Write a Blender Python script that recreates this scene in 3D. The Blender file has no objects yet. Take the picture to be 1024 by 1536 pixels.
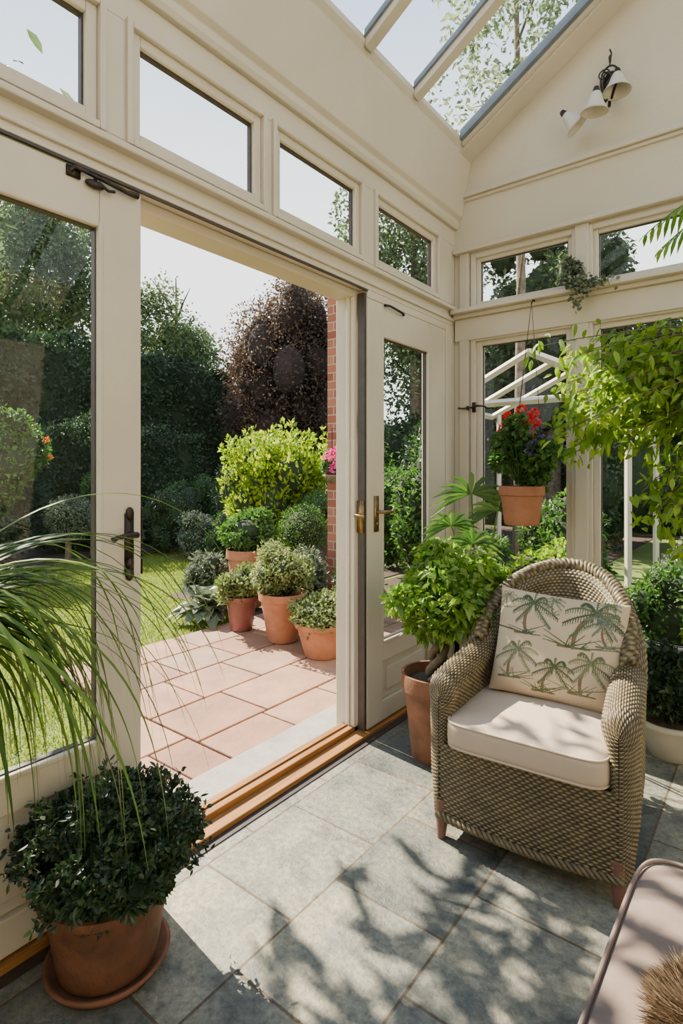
import bpy, math
import numpy as np
from mathutils import Vector, Matrix, Euler
rng=np.random.default_rng(11)
COL=bpy.context.scene.collection
pi=math.pi
def unit(a):
    return a/(np.linalg.norm(a,axis=-1,keepdims=True)+1e-9)
# ---------------------------------------------------------------- materials
def newmat(name):
    m=bpy.data.materials.new(name); m.use_nodes=True
    nt=m.node_tree; b=nt.nodes['Principled BSDF']
    return m,nt,b
def N(nt,t,**k):
    n=nt.nodes.new(t)
    for a,v in k.items(): setattr(n,a,v)
    return n
def ramp(nt,fac,stops):
    r=N(nt,'ShaderNodeValToRGB')
    while len(r.color_ramp.elements)<len(stops): r.color_ramp.elements.new(.5)
    for e,(p,c) in zip(r.color_ramp.elements,stops):
        e.position=p; e.color=(*c,1)
    nt.links.new(fac,r.inputs[0]); return r.outputs[0]
def noise(nt,scale,detail=4,vec=None,rough=.55):
    n=N(nt,'ShaderNodeTexNoise'); n.inputs['Scale'].default_value=scale; n.inputs['Detail'].default_value=detail
    n.inputs['Roughness'].default_value=rough
    if vec is None:
        tc=N(nt,'ShaderNodeTexCoord'); vec=tc.outputs['Object']
    nt.links.new(vec,n.inputs['Vector']); return n.outputs['Fac']
def bump(nt,b,h,st,dist=.01):
    n=N(nt,'ShaderNodeBump'); n.inputs['Strength'].default_value=st; n.inputs['Distance'].default_value=dist
    nt.links.new(h,n.inputs['Height']); nt.links.new(n.outputs[0],b.inputs['Normal'])
def pm(name,c1,c2,scale=8,rough=.6,bs=0,bscale=None,metal=0,lo=.3,hi=.7,dist=.01):
    m,nt,b=newmat(name)
    f=noise(nt,scale)
    nt.links.new(ramp(nt,f,[(lo,c1),(hi,c2)]),b.inputs['Base Color'])
    b.inputs['Roughness'].default_value=rough; b.inputs['Metallic'].default_value=metal
    if bs: bump(nt,b,noise(nt,bscale or scale*4,5),bs,dist)
    return m
def leafmat(name,c1,c2,c3,tr=.4,rough=.45,ns=3):
    m,nt,b=newmat(name)
    g=N(nt,'ShaderNodeNewGeometry')
    f=noise(nt,ns,2)
    mx=N(nt,'ShaderNodeMath',operation='MULTIPLY_ADD'); mx.inputs[1].default_value=.6
    nt.links.new(g.outputs['Random Per Island'],mx.inputs[0])
    m2=N(nt,'ShaderNodeMath',operation='MULTIPLY'); m2.inputs[1].default_value=.5
    nt.links.new(f,m2.inputs[0]); nt.links.new(m2.outputs[0],mx.inputs[2])
    col=ramp(nt,mx.outputs[0],[(.12,c1),(.5,c2),(.9,c3)])
    nt.links.new(col,b.inputs['Base Color']); b.inputs['Roughness'].default_value=rough
    t=N(nt,'ShaderNodeBsdfTranslucent')
    hs=N(nt,'ShaderNodeHueSaturation'); hs.inputs['Value'].default_value=1.5; hs.inputs['Saturation'].default_value=1.15
    nt.links.new(col,hs.inputs['Color']); nt.links.new(hs.outputs[0],t.inputs['Color'])
    ms=N(nt,'ShaderNodeMixShader'); ms.inputs[0].default_value=tr
    nt.links.new(b.outputs[0],ms.inputs[1]); nt.links.new(t.outputs[0],ms.inputs[2])
    nt.links.new(ms.outputs[0],nt.nodes['Material Output'].inputs['Surface'])
    return m
CREAM=pm('cream_paint',(.53,.475,.375),(.59,.53,.425),3,.4,.08,60)
WALLP=pm('cream_plaster',(.55,.495,.385),(.60,.545,.43),2,.8,.15,50)
DARK=pm('dark_gasket',(.03,.022,.018),(.05,.035,.03),20,.5)
GREYBL=pm('grey_glazing_bar',(.10,.13,.17),(.16,.19,.23),10,.4)
IRON=pm('black_iron',(.02,.017,.015),(.06,.045,.035),40,.45,.2,80,metal=.7)
BRASS=pm('aged_brass',(.14,.09,.035),(.3,.2,.08),30,.35,metal=.9)
TERRA=pm('terracotta',(.27,.10,.05),(.42,.18,.095),7,.8,.3,30)
TERRAD=pm('weathered_terracotta',(.10,.045,.022),(.24,.10,.048),9,.75,.4,30)
GLZ=pm('dark_red_glaze',(.15,.05,.04),(.24,.085,.07),8,.4)
WHITEP=pm('white_glazed_pot',(.5,.46,.36),(.6,.56,.46),8,.35)
SOIL=pm('soil',(.03,.02,.012),(.08,.05,.03),40,.95,.8,60)
BARK=pm('bark',(.08,.06,.04),(.22,.165,.11),14,.9,.8,40)
STONEG=pm('grey_stone_sill',(.25,.24,.21),(.36,.34,.30),9,.7,.3,40)
LINEN=pm('cream_linen',(.47,.375,.285),(.54,.44,.345),5,.9,.15,350,dist=.002)
SOFAM=pm('dusty_pink_upholstery',(.165,.12,.10),(.215,.16,.135),5,.9,.2,350,dist=.002)
LEGM=pm('reddish_wood',(.14,.065,.045),(.24,.115,.08),12,.5)
FURM=leafmat('brown_fur',(.035,.02,.01),(.12,.075,.035),(.34,.24,.14),.1,.8)
def oak():
    m,nt,b=newmat('oak_wood'); tc=N(nt,'ShaderNodeTexCoord'); mp=N(nt,'ShaderNodeMapping'); mp.inputs['Scale'].default_value=(60,3,60)
    nt.links.new(tc.outputs['Object'],mp.inputs[0]); f=noise(nt,1.2,5,mp.outputs[0])
    nt.links.new(ramp(nt,f,[(.3,(.22,.09,.022)),(.7,(.42,.20,.055))]),b.inputs['Base Color']); b.inputs['Roughness'].default_value=.38
    bump(nt,b,f,.2,.003); return m
OAK=oak()
def glassm(name='window_glass'):
    m,nt,b=newmat(name); nt.nodes.remove(b)
    t=N(nt,'ShaderNodeBsdfTransparent'); t.inputs[0].default_value=(.93,.96,.95,1)
    g=N(nt,'ShaderNodeBsdfGlossy'); g.inputs['Roughness'].default_value=.01
    lw=N(nt,'ShaderNodeLayerWeight'); lw.inputs[0].default_value=.5
    pw=N(nt,'ShaderNodeMath',operation='POWER'); pw.inputs[1].default_value=5.5; nt.links.new(lw.outputs['Facing'],pw.inputs[0])
    ma=N(nt,'ShaderNodeMath',operation='MULTIPLY_ADD'); ma.inputs[1].default_value=.7; ma.inputs[2].default_value=.022; nt.links.new(pw.outputs[0],ma.inputs[0])
    ms=N(nt,'ShaderNodeMixShader'); nt.links.new(ma.outputs[0],ms.inputs[0]); nt.links.new(t.outputs[0],ms.inputs[1]); nt.links.new(g.outputs[0],ms.inputs[2])
    nt.links.new(ms.outputs[0],nt.nodes['Material Output'].inputs['Surface']); return m
GLASS=glassm()
def floorm():
    m,nt,b=newmat('slate_tile'); tc=N(nt,'ShaderNodeTexCoord')
    sp=N(nt,'ShaderNodeSeparateXYZ'); nt.links.new(tc.outputs['Object'],sp.inputs[0])
    ax=N(nt,'ShaderNodeMath',operation='ADD'); ax.inputs[1].default_value=-.99+8.4; nt.links.new(sp.outputs['Y'],ax.inputs[0])
    ay=N(nt,'ShaderNodeMath',operation='ADD'); ay.inputs[1].default_value=1.5+3.8; nt.links.new(sp.outputs['X'],ay.inputs[0])
    cb=N(nt,'ShaderNodeCombineXYZ'); nt.links.new(ax.outputs[0],cb.inputs[0]); nt.links.new(ay.outputs[0],cb.inputs[1])
    br=N(nt,'ShaderNodeTexBrick'); nt.links.new(cb.outputs[0],br.inputs['Vector'])
    br.inputs['Scale'].default_value=1; br.inputs['Brick Width'].default_value=.42; br.inputs['Row Height'].default_value=.38
    br.inputs['Mortar Size'].default_value=.0042; br.inputs['Mortar Smooth'].default_value=.1; br.inputs['Bias'].default_value=0
    br.inputs['Color1'].default_value=(.115,.125,.11,1); br.inputs['Color2'].default_value=(.275,.27,.215,1); br.inputs['Mortar'].default_value=(.12,.09,.055,1)
    f=noise(nt,6,8,None,.65); f2=noise(nt,45,6,None,.75)
    c=ramp(nt,f,[(.34,(.48,.53,.58)),(.5,(1,1,1)),(.66,(1.45,1.38,1.2))])
    mx=N(nt,'ShaderNodeMix',data_type='RGBA',blend_type='MULTIPLY'); mx.inputs[0].default_value=1
    nt.links.new(br.outputs['Color'],mx.inputs[6]); nt.links.new(c,mx.inputs[7])
    c2=ramp(nt,f2,[(.35,(.55,.57,.59)),(.65,(1.34,1.32,1.28))])
    mx2=N(nt,'ShaderNodeMix',data_type='RGBA',blend_type='MULTIPLY'); mx2.inputs[0].default_value=1
    nt.links.new(mx.outputs[2],mx2.inputs[6]); nt.links.new(c2,mx2.inputs[7])
    nt.links.new(mx2.outputs[2],b.inputs['Base Color'])
    rr=ramp(nt,f,[(.3,(.34,)*3),(.7,(.58,)*3)]); nt.links.new(rr,b.inputs['Roughness'])
    mm=N(nt,'ShaderNodeMath',operation='MULTIPLY_ADD'); mm.inputs[1].default_value=-1.2; nt.links.new(br.outputs['Fac'],mm.inputs[0])
    ad=N(nt,'ShaderNodeMath',operation='ADD'); nt.links.new(f,ad.inputs[0]); nt.links.new(f2,ad.inputs[1]); nt.links.new(ad.outputs[0],mm.inputs[2])
    bump(nt,b,mm.outputs[0],.7,.009); return m
FLOORM=floorm()
def brickm():
    m,nt,b=newmat('red_brick'); tc=N(nt,'ShaderNodeTexCoord'); sp=N(nt,'ShaderNodeSeparateXYZ'); nt.links.new(tc.outputs['Object'],sp.inputs[0])
    ad=N(nt,'ShaderNodeMath',operation='ADD'); nt.links.new(sp.outputs['X'],ad.inputs[0]); nt.links.new(sp.outputs['Y'],ad.inputs[1])
    cb=N(nt,'ShaderNodeCombineXYZ'); nt.links.new(ad.outputs[0],cb.inputs[0]); nt.links.new(sp.outputs['Z'],cb.inputs[1])
    br=N(nt,'ShaderNodeTexBrick'); nt.links.new(cb.outputs[0],br.inputs['Vector']); br.inputs['Scale'].default_value=1
    br.inputs['Brick Width'].default_value=.22; br.inputs['Row Height'].default_value=.075; br.inputs['Mortar Size'].default_value=.006
    br.inputs['Color1'].default_value=(.20,.06,.035,1); br.inputs['Color2'].default_value=(.34,.13,.08,1); br.inputs['Mortar'].default_value=(.30,.26,.21,1)
    nt.links.new(br.outputs['Color'],b.inputs['Base Color']); b.inputs['Roughness'].default_value=.9
    iv=N(nt,'ShaderNodeMath',operation='SUBTRACT'); iv.inputs[0].default_value=1; nt.links.new(br.outputs['Fac'],iv.inputs[1]); bump(nt,b,iv.outputs[0],.8,.01)
    return m
BRICK=brickm()
def pavem():
    m,nt,b=newmat('sandstone_paving'); g=N(nt,'ShaderNodeNewGeometry')
    c=ramp(nt,g.outputs['Random Per Island'],[(0,(.25,.13,.08)),(.5,(.37,.21,.135)),(1,(.30,.195,.14))])
    f=noise(nt,5,6); c2=ramp(nt,f,[(.3,(.72,.71,.72)),(.7,(1.18,1.14,1.06))])
    mx=N(nt,'ShaderNodeMix',data_type='RGBA',blend_type='MULTIPLY'); mx.inputs[0].default_value=1
    nt.links.new(c,mx.inputs[6]); nt.links.new(c2,mx.inputs[7]); nt.links.new(mx.outputs[2],b.inputs['Base Color'])
    b.inputs['Roughness'].default_value=.8; bump(nt,b,noise(nt,25,6),.5,.008); return m
PAVE=pavem()
def weavem(name='woven_wicker',k=1.):
    m,nt,b=newmat(name); a=N(nt,'ShaderNodeAttribute',attribute_name='weave')
    f=noise(nt,30,3)
    ad=N(nt,'ShaderNodeMath',operation='MULTIPLY_ADD'); ad.inputs[1].default_value=.55; nt.links.new(f,ad.inputs[0])
    sb=N(nt,'ShaderNodeMath',operation='SUBTRACT'); sb.inputs[1].default_value=.28; nt.links.new(a.outputs['Fac'],sb.inputs[0]); nt.links.new(sb.outputs[0],ad.inputs[2])
    c=ramp(nt,ad.outputs[0],[(.08,(.014*k,.010*k,.005*k)),(.5,(.10*k,.074*k,.034*k)),(1.,(.30*k,.24*k,.125*k))])
    nt.links.new(c,b.inputs['Base Color']); b.inputs['Roughness'].default_value=.5; return m
WEAVE=weavem(); BRAID=weavem('braided_wicker',.8)
def printm():
    m,nt,b=newmat('palm_print_linen'); a=N(nt,'ShaderNodeAttribute',attribute_name='print')
    nt.links.new(a.outputs['Color'],b.inputs['Base Color']); b.inputs['Roughness'].default_value=.9; bump(nt,b,noise(nt,400,2),.12,.002); return m
PRINT=printm()
L_DARK=leafmat('dark_green_leaf',(.010,.026,.010),(.024,.056,.018),(.055,.10,.03),.2)
L_POT=leafmat('deep_green_leaf',(.008,.02,.008),(.022,.048,.017),(.06,.10,.035),.2)
L_HEDGE=leafmat('hedge_leaf',(.009,.022,.009),(.020,.043,.017),(.04,.08,.03),.25,.6,1)
L_MID=leafmat('green_leaf',(.028,.07,.018),(.055,.13,.028),(.13,.24,.05),.4)
L_FIC=leafmat('ficus_leaf',(.05,.12,.02),(.12,.24,.035),(.27,.38,.07),.45)
L_LIME=leafmat('lime_leaf',(.07,.15,.013),(.17,.29,.025),(.36,.47,.055),.5)
L_YEL=leafmat('yellow_green_leaf',(.07,.13,.013),(.18,.28,.022),(.42,.48,.04),.5)
L_GREY=leafmat('grey_green_leaf',(.055,.08,.05),(.11,.145,.09),(.22,.25,.16),.25)
L_BEECH=leafmat('copper_beech_leaf',(.032,.020,.017),(.068,.042,.032),(.125,.10,.06),.35,.5,1)
L_TREE=leafmat('tree_leaf',(.03,.05,.022),(.06,.095,.04),(.11,.155,.07),.45,.5,1)
L_BIRCH=leafmat('birch_leaf',(.07,.10,.05),(.14,.18,.10),(.24,.28,.16),.5,.5,1)
L_VIR=leafmat('variegated_leaf',(.055,.10,.025),(.14,.20,.06),(.38,.38,.19),.35)
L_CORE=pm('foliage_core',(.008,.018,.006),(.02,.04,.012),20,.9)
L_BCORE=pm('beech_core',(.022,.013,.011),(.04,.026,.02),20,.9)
F_RED=leafmat('red_petal',(.5,.01,.02),(.75,.02,.03),(.9,.06,.06),.3)
F_PINK=leafmat('pink_petal',(.45,.03,.15),(.65,.05,.28),(.8,.16,.42),.3)
F_ORG=leafmat('orange_petal',(.6,.06,.02),(.7,.12,.02),(.8,.25,.04),.3)
F_PURP=leafmat('purple_petal',(.06,.05,.11),(.11,.09,.18),(.2,.17,.28),.2)
GRASSM=pm('lawn_grass',(.11,.15,.025),(.17,.22,.04),1.5,.9,.8,90)
GRBL=leafmat('grass_blade',(.12,.17,.025),(.18,.24,.04),(.27,.33,.06),.4)
# ---------------------------------------------------------------- mesh builder
class M:
    def __init__(s): s.V=[];s.G=[];s.n=0
    def add(s,V,F,mi=0):
        V=np.asarray(V,float).reshape(-1,3)
        if isinstance(F,np.ndarray): s.G.append((F+s.n,mi))
        else:
            by={}
            for f in F: by.setdefault(len(f),[]).append(f)
            for k,v in by.items(): s.G.append((np.array(v)+s.n,mi))
        s.V.append(V); s.n+=len(V); return s
    def box(s,a,b,mi=0):
        x0,y0,z0=a;x1,y1,z1=b
        V=[(x0,y0,z0),(x1,y0,z0),(x1,y1,z0),(x0,y1,z0),(x0,y0,z1),(x1,y0,z1),(x1,y1,z1),(x0,y1,z1)]
        return s.add(V,[(0,3,2,1),(4,5,6,7),(0,1,5,4),(1,2,6,5),(2,3,7,6),(3,0,4,7)],mi)
    def hexa(s,V,mi=0):
        return s.add(V,[(0,3,2,1),(4,5,6,7),(0,1,5,4),(1,2,6,5),(2,3,7,6),(3,0,4,7)],mi)
    def quad(s,V,mi=0): return s.add(V,[(0,1,2,3)],mi)
    def grid(s,P,mi=0,closeu=False,closev=False):
        nu,nv=P.shape[:2]; I=np.arange(nu*nv).reshape(nu,nv)
        a=I if closeu else I[:-1]; an=np.roll(I,-1,0) if closeu else I[1:]
        def c(x): return x if closev else x[:,:-1]
        def d(x): return np.roll(x,-1,1) if closev else x[:,1:]
        F=np.stack([c(a),c(an),d(an),d(a)],-1).reshape(-1,4)
        return s.add(P.reshape(-1,3),F,mi)
    def tube(s,pts,r,seg=8,mi=0,caps=True):
        pts=np.asarray(pts,float); n=len(pts); r=np.broadcast_to(np.asarray(r,float),(n,))
        T=unit(np.gradient(pts,axis=0)); up=np.array([0,0,1.]) if abs(T[0][2])<.9 else np.array([1.,0,0])
        P=np.zeros((n,seg,3)); u=unit(np.cross(T[0],up))
        for i in range(n):
            u=unit(u-T[i]*np.dot(u,T[i])); w=np.cross(T[i],u)
            for k in range(seg):
                a=2*pi*k/seg; P[i,k]=pts[i]+r[i]*(u*math.cos(a)+w*math.sin(a))
        s.grid(P,mi,False,True)
        if caps: s.add(P[0],[tuple(range(seg))],mi); s.add(P[-1],[tuple(range(seg))[::-1]],mi)
        return s
    def lathe(s,prof,seg=40,c=(0,0,0),mi=0,sc=(1,1)):
        a=np.arange(seg)*2*pi/seg; pr=np.asarray(prof,float)
        P=np.stack([pr[:,0][:,None]*np.cos(a)*sc[0]+c[0],pr[:,0][:,None]*np.sin(a)*sc[1]+c[1],np.repeat(pr[:,1][:,None],seg,1)+c[2]],-1)
        return s.grid(P[:,::-1],mi,False,True)
    def ell(s,c,r,e1=1,e2=1,nu=24,nv=16,mi=0):
        th=np.linspace(-pi/2,pi/2,nv); ph=np.arange(nu)*2*pi/nu
        f=lambda w,e: np.sign(w)*np.abs(w)**e
        T,Pp=np.meshgrid(th,ph,indexing='ij')
        P=np.stack([c[0]+r[0]*f(np.cos(T),e1)*f(np.cos(Pp),e2),c[1]+r[1]*f(np.cos(T),e1)*f(np.sin(Pp),e2),c[2]+r[2]*f(np.sin(T),e1)],-1)
        return s.grid(P,mi,False,True)
    def leaves(s,P,D,Nn,L,W,mi=0,detail=0,droop=0.,fold=.15):
        n=len(P); L=np.broadcast_to(L,(n,))[:,None]; W=np.broadcast_to(W,(n,))[:,None]
        S=unit(np.cross(D,Nn)); Nn=unit(np.cross(S,D)); dz=np.array([0,0,-1.])
        if detail==0:
            V=np.stack([P,P+D*L*.45+S*W*.5+Nn*W*fold,P+D*L+dz*L*droop,P+D*L*.45-S*W*.5+Nn*W*fold],1)
            b=np.arange(n)[:,None]*4
            F=np.concatenate([b+np.array([0,1,2]),b+np.array([0,2,3])]); s.add(V.reshape(-1,3),F,mi)
        else:
            def q(t,w): return P+D*L*t+dz*L*droop*t*t+S*W*w+Nn*W*abs(w)*fold*2
            V=np.stack([q(0,0),q(.28,.42),q(.62,.45),q(1,0),q(.62,-.45),q(.28,-.42),q(.5,0)],1)
            b=np.arange(n)[:,None]*7
            F=np.concatenate([b+np.array([0,6,3,2,1]),b+np.array([0,5,4,3,6])]); s.add(V.reshape(-1,3),F,mi)
        return s
    def ribbon(s,pts,w,mi=0,side=None):
        pts=np.asarray(pts); T=unit(np.gradient(pts,axis=0))
        S=unit(np.cross(T,np.array([0,0,1.])+.01)) if side is None else np.broadcast_to(side,pts.shape)
        w=np.asarray(w)[:,None]
        P=np.stack([pts-S*w,pts-np.array([0,0,1])*w*.3,pts+S*w],1); return s.grid(P,mi)
    def obj(s,name,mats,parent=None,loc=None,smooth=False,bevel=0,attr=None,rot=None):
        V=np.concatenate(s.V); me=bpy.data.meshes.new(name)
        me.vertices.add(len(V)); me.vertices.foreach_set('co',V.astype(np.float32).ravel())
        li=np.concatenate([g.ravel() for g,_ in s.G]); tot=np.concatenate([np.full(len(g),g.shape[1]) for g,_ in s.G])
        mi=np.concatenate([np.full(len(g),m) for g,m in s.G]); st=np.concatenate([[0],np.cumsum(tot)[:-1]])
        me.loops.add(len(li)); me.loops.foreach_set('vertex_index',li.astype(np.int32))
        me.polygons.add(len(tot)); me.polygons.foreach_set('loop_start',st.astype(np.int32))
        me.polygons.foreach_set('material_index',mi.astype(np.int32))
        me.polygons.foreach_set('use_smooth',np.full(len(tot),bool(smooth)))
        me.update(calc_edges=True); me.validate()
        for m in (mats if isinstance(mats,(list,tuple)) else [mats]): me.materials.append(m)
        if attr:
            k,arr=attr
            if arr.ndim==1: a=me.attributes.new(k,'FLOAT','POINT'); a.data.foreach_set('value',arr.astype(np.float32))
            else: a=me.attributes.new(k,'FLOAT_COLOR','POINT'); a.data.foreach_set('color',np.concatenate([arr,np.ones((len(arr),1))],1).astype(np.float32).ravel())
        o=bpy.data.objects.new(name,me); COL.objects.link(o)
        if parent is not None: o.parent=parent
        if loc is not None: o.location=loc
        if rot is not None: o.rotation_euler=rot
        if bevel:
            bm=o.modifiers.new('bevel','BEVEL'); bm.width=bevel; bm.segments=2; bm.limit_method='ANGLE'; bm.angle_limit=.6
        return o
def empty(name,loc,rot=(0,0,0)):
    o=bpy.data.objects.new(name,None); o.empty_display_size=.1; o.location=loc; o.rotation_euler=rot; COL.objects.link(o); return o
def tag(o,label,cat,group=None,kind=None):
    o['label']=label; o['category']=cat
    if group: o['group']=group
    if kind: o['kind']=kind
    return o
def struct(o,label=None,cat=None):
    o['kind']='structure'
    if label: o['label']=label
    if cat: o['category']=cat
    return o
def blob(n,C,R,lumps=10,lr=.45,up=.2,keep=.55,spread=(.35,.72),jit=0.):
    C=np.array(C,float);R=np.array(R,float)
    d0=unit(rng.normal(size=(lumps,3))); lc=C+d0*R*rng.uniform(*spread,(lumps,1)); rad=lr*rng.uniform(.7,1.2,(lumps,1))*R
    i=rng.integers(0,lumps,n); d=unit(rng.normal(size=(n,3))); P=lc[i]+d*rad[i]*rng.uniform(.82,1.08,(n,1))+rng.normal(size=(n,3))*jit
    e=(P-C)/R; k=np.linalg.norm(e,axis=1)>keep; P=P[k];d=d[k]
    D=unit(rng.normal(size=P.shape)*.6+d*.5+np.array([0,0,up])); Nn=unit(d+rng.normal(size=P.shape)*.45+np.array([0,0,.3]))
    return P,D,Nn,lc,rad
def fol(m,n,C,R,leaf,w=.5,lumps=10,lr=.45,core=True,up=.2,detail=0,mi=0,cmi=1,droop=.1,clampx=None,keep=.55,spread=(.35,.72),zmin=.01,jit=0.,cs=.8):
    P,D,Nn,lc,rad=blob(n,C,R,lumps,lr,up,keep,spread,jit)
    P[:,2]=np.maximum(P[:,2],zmin)
    if clampx is not None: P[:,0]=np.maximum(P[:,0],clampx)
    m.leaves(P,D,Nn,leaf*rng.uniform(.6,1.25,len(P)),leaf*w*rng.uniform(.7,1.2,len(P)),mi,detail,droop)
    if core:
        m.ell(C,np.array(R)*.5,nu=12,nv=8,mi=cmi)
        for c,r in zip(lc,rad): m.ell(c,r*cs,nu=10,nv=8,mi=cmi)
    return m
def shrub(label,loc,R,n,leaf,mat,h=None,lumps=12,w=.5,flowers=None,cat='shrub',core=L_CORE,name='shrub',lr=.45,up=.2,shoots=0):
    m=M(); R=np.array(R,float); cz=h if h is not None else R[2]*.9
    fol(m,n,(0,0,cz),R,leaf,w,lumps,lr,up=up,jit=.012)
    if h is not None and cz-R[2]>.1:
        m.tube([(0,0,-.05),(0.02,0.01,cz)],[.05,.03],8,2)
    for i in range(shoots):
        a=rng.uniform(0,2*pi); rr=rng.uniform(.2,.85); b=np.array([math.cos(a)*rr*R[0],math.sin(a)*rr*R[1],cz+R[2]*.45*(1-rr*.6)])
        tp=b+np.array([math.cos(a)*.18*rr,math.sin(a)*.18*rr,rng.uniform(.3,.62)]); k=60; t=rng.uniform(0,1,(k,1))
        P=b*(1-t)+tp*t+rng.normal(0,.05,(k,3))*(1-t*.75); m.leaves(P,unit(rng.normal(size=(k,3))*.6+np.array([0,0,.8])),unit(rng.normal(size=(k,3))),leaf*rng.uniform(.6,1.1,k),leaf*w,0)
    mats=[mat,core,BARK]
    if flowers:
        fm,fn,fs=flowers; mats.append(fm)
        d=unit(rng.normal(size=(fn,3))); d[:,2]=abs(d[:,2])*.9; c=np.array([0,0,cz])+d*R*.95
        for cc in c:
            k=14; dd=unit(rng.normal(size=(k,3))); m.leaves(cc+dd*fs*.3,dd,unit(rng.normal(size=(k,3))),fs*.8,fs*.7,3)
    o=m.obj(name,mats,loc=loc); return tag(o,label,cat)
def potprof(r,h,t=.012,rb=.68,rim=.16):
    return [(0,0),(r*rb,0),(r*rb+.005,.005),(r*(rb+(.94-rb)*.5),h*(1-rim)*.5),(r*.92,h*(1-rim)),(r,h*(1-rim)+.004),(r*1.02,h*(1-rim*.5)),(r,h),(r-t,h),(r-t*1.5,h*.9),(r-t*1.5,h*.86)]
def potted(name,label,cat,loc,r,h,potm=TERRA,rb=.68,rim=.16,saucer=0):
    e=empty(name,loc); tag(e,label,cat)
    z0=.018 if saucer else 0
    m=M().lathe(potprof(r,h,rb=rb,rim=rim),48,(0,0,z0)); m.obj('pot',potm,e,smooth=True).data.set_sharp_from_angle(angle=.7)
    M().lathe([(0,h*.9+z0+.01),(r*.5,h*.9+z0+.012),(r-.016,h*.88+z0)],32).obj('soil',SOIL,e,smooth=True)
    if saucer: M().lathe([(0,.0),(saucer*.85,.0),(saucer,.032),(saucer-.01,.034),(saucer*.84,.014),(0,.014)],48).obj('saucer',TERRAD,e,smooth=True)
    return e
# ================================================================= ROOM
WX=-1.6; WO=-1.77; BY=3.2; BO=3.34
struct(M().box((-1.74,-2.2,-.12),(2.8,3.2,0)).obj('floor',FLOORM),'grey slate tiles laid in running bond','floor')
wins=[(-.40,.19),(.28,.885),(.975,1.555),(1.61,2.21),(2.325,2.98)]
m=M(); m.box((WO,-2.2,2.2),(WX,BY,2.33)); m.box((-1.68,-2.2,2.70),(WX,BY,2.80))
ys=[-2.2]+[v for w in wins for v in w]+[BY]
for i in range(0,len(ys),2): m.box((-1.67,ys[i],2.33),(WX,ys[i+1],2.70))
m.box((WO,3.085,-.05),(WX,BY,2.2)); m.box((WO,-2.2,-.05),(WX,-1.0,2.2))
struct(m.obj('wall_left',CREAM,bevel=.003),'cream painted timber wall above the doors','wall')
def ringx(m,x0,x1,y0,y1,z0,z1,w,wb=None):
    wb=wb or w
    m.box((x0,y0,z0),(x1,y0+w,z1)); m.box((x0,y1-w,z0),(x1,y1,z1)); m.box((x0,y0+w,z0),(x1,y1-w,z0+wb)); m.box((x0,y0+w,z1-w),(x1,y1-w,z1))
def ringy(m,y0,y1,x0,x1,z0,z1,w,wb=None):
    wb=wb or w
    m.box((x0,y0,z0),(x0+w,y1,z1)); m.box((x1-w,y0,z0),(x1,y1,z1)); m.box((x0+w,y0,z0),(x1-w,y1,z0+wb)); m.box((x0+w,y0,z1-w),(x1-w,y1,z1))
wi=1
for (a,b) in wins:
    m=M(); ringx(m,-1.655,-1.585,a-.012,b+.012,2.322,2.712,.022); ringx(m,-1.645,-1.605,a+.01,b-.01,2.343,2.691,.034)
    o=m.obj('window_%d'%wi,CREAM,bevel=.004); struct(o,'cream painted top-hung transom window','window'); 
    M().quad([(-1.632,a+.044,2.377),(-1.632,b-.044,2.377),(-1.632,b-.044,2.657),(-1.632,a+.044,2.657)]).obj('glass_pane',GLASS,o)
    g2=M(); ringx(g2,-1.640,-1.622,a+.0435,b-.0435,2.3765,2.6575,.007); g2.obj('gasket',DARK,o); wi+=1
m=M(); m.box((WX-.01,-2.2,2.225),(WX+.012,3.18,2.245)); m.box((WX-.01,-2.2,2.285),(WX+.035,3.18,2.306)); m.box((WX-.01,-2.2,2.306),(WX+.018,3.18,2.318))
struct(m.obj('trim_1',CREAM,bevel=.005),'cream ledge moulding over the doors','trim')
struct(M().box((WX-.005,-2.2,2.1885),(WX+.004,2.26,2.1965)).box((WO+.02,1.02,2.188),(WO+.045,2.25,2.2)).obj('trim_2',DARK),'dark sliding track strip','trim')
prof=[(-1.68,2.80),(WX+.02,2.80),(WX+.03,2.82),(WX+.03,2.85),(-1.55,2.87),(-1.49,3.20),(-1.47,3.23),(-1.47,3.26),(-1.55,3.30),(WO,3.30),(WO,3.1)]
def extr(prof,y0,y1,mi=0,m=None):
    m=m or M(); n=len(prof); V=[(x,y0,z) for x,z in prof]+[(x,y1,z) for x,z in prof]
    m.add(V,[tuple(range(n)),tuple(range(n,2*n))[::-1]]+[(i,i+n,(i+1)%n+n,(i+1)%n) for i in range(n)],mi); return m
struct(extr(prof,-2.2,BY).obj('trim_3',CREAM,bevel=.004),'cream eaves fascia under the glazed roof','trim')
SL=.63
def zr(x): return 3.26+(x+1.47)*SL
RX=.66
def slope(m,x0,x1,y0,y1,lo,hi,mi=0,mirror=False):
    V=[]
    for z in (lo,hi):
        for (x,y) in ((x0,y0),(x1,y0),(x1,y1),(x0,y1)):
            X=x if not mirror else 2*RX-x
            V.append((X,y,zr(x)+z))
    m.hexa(V,mi)
rf=empty('ceiling',(0,0,0)); struct(rf,'pitched glazed conservatory roof with cream rafters','ceiling')
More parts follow.
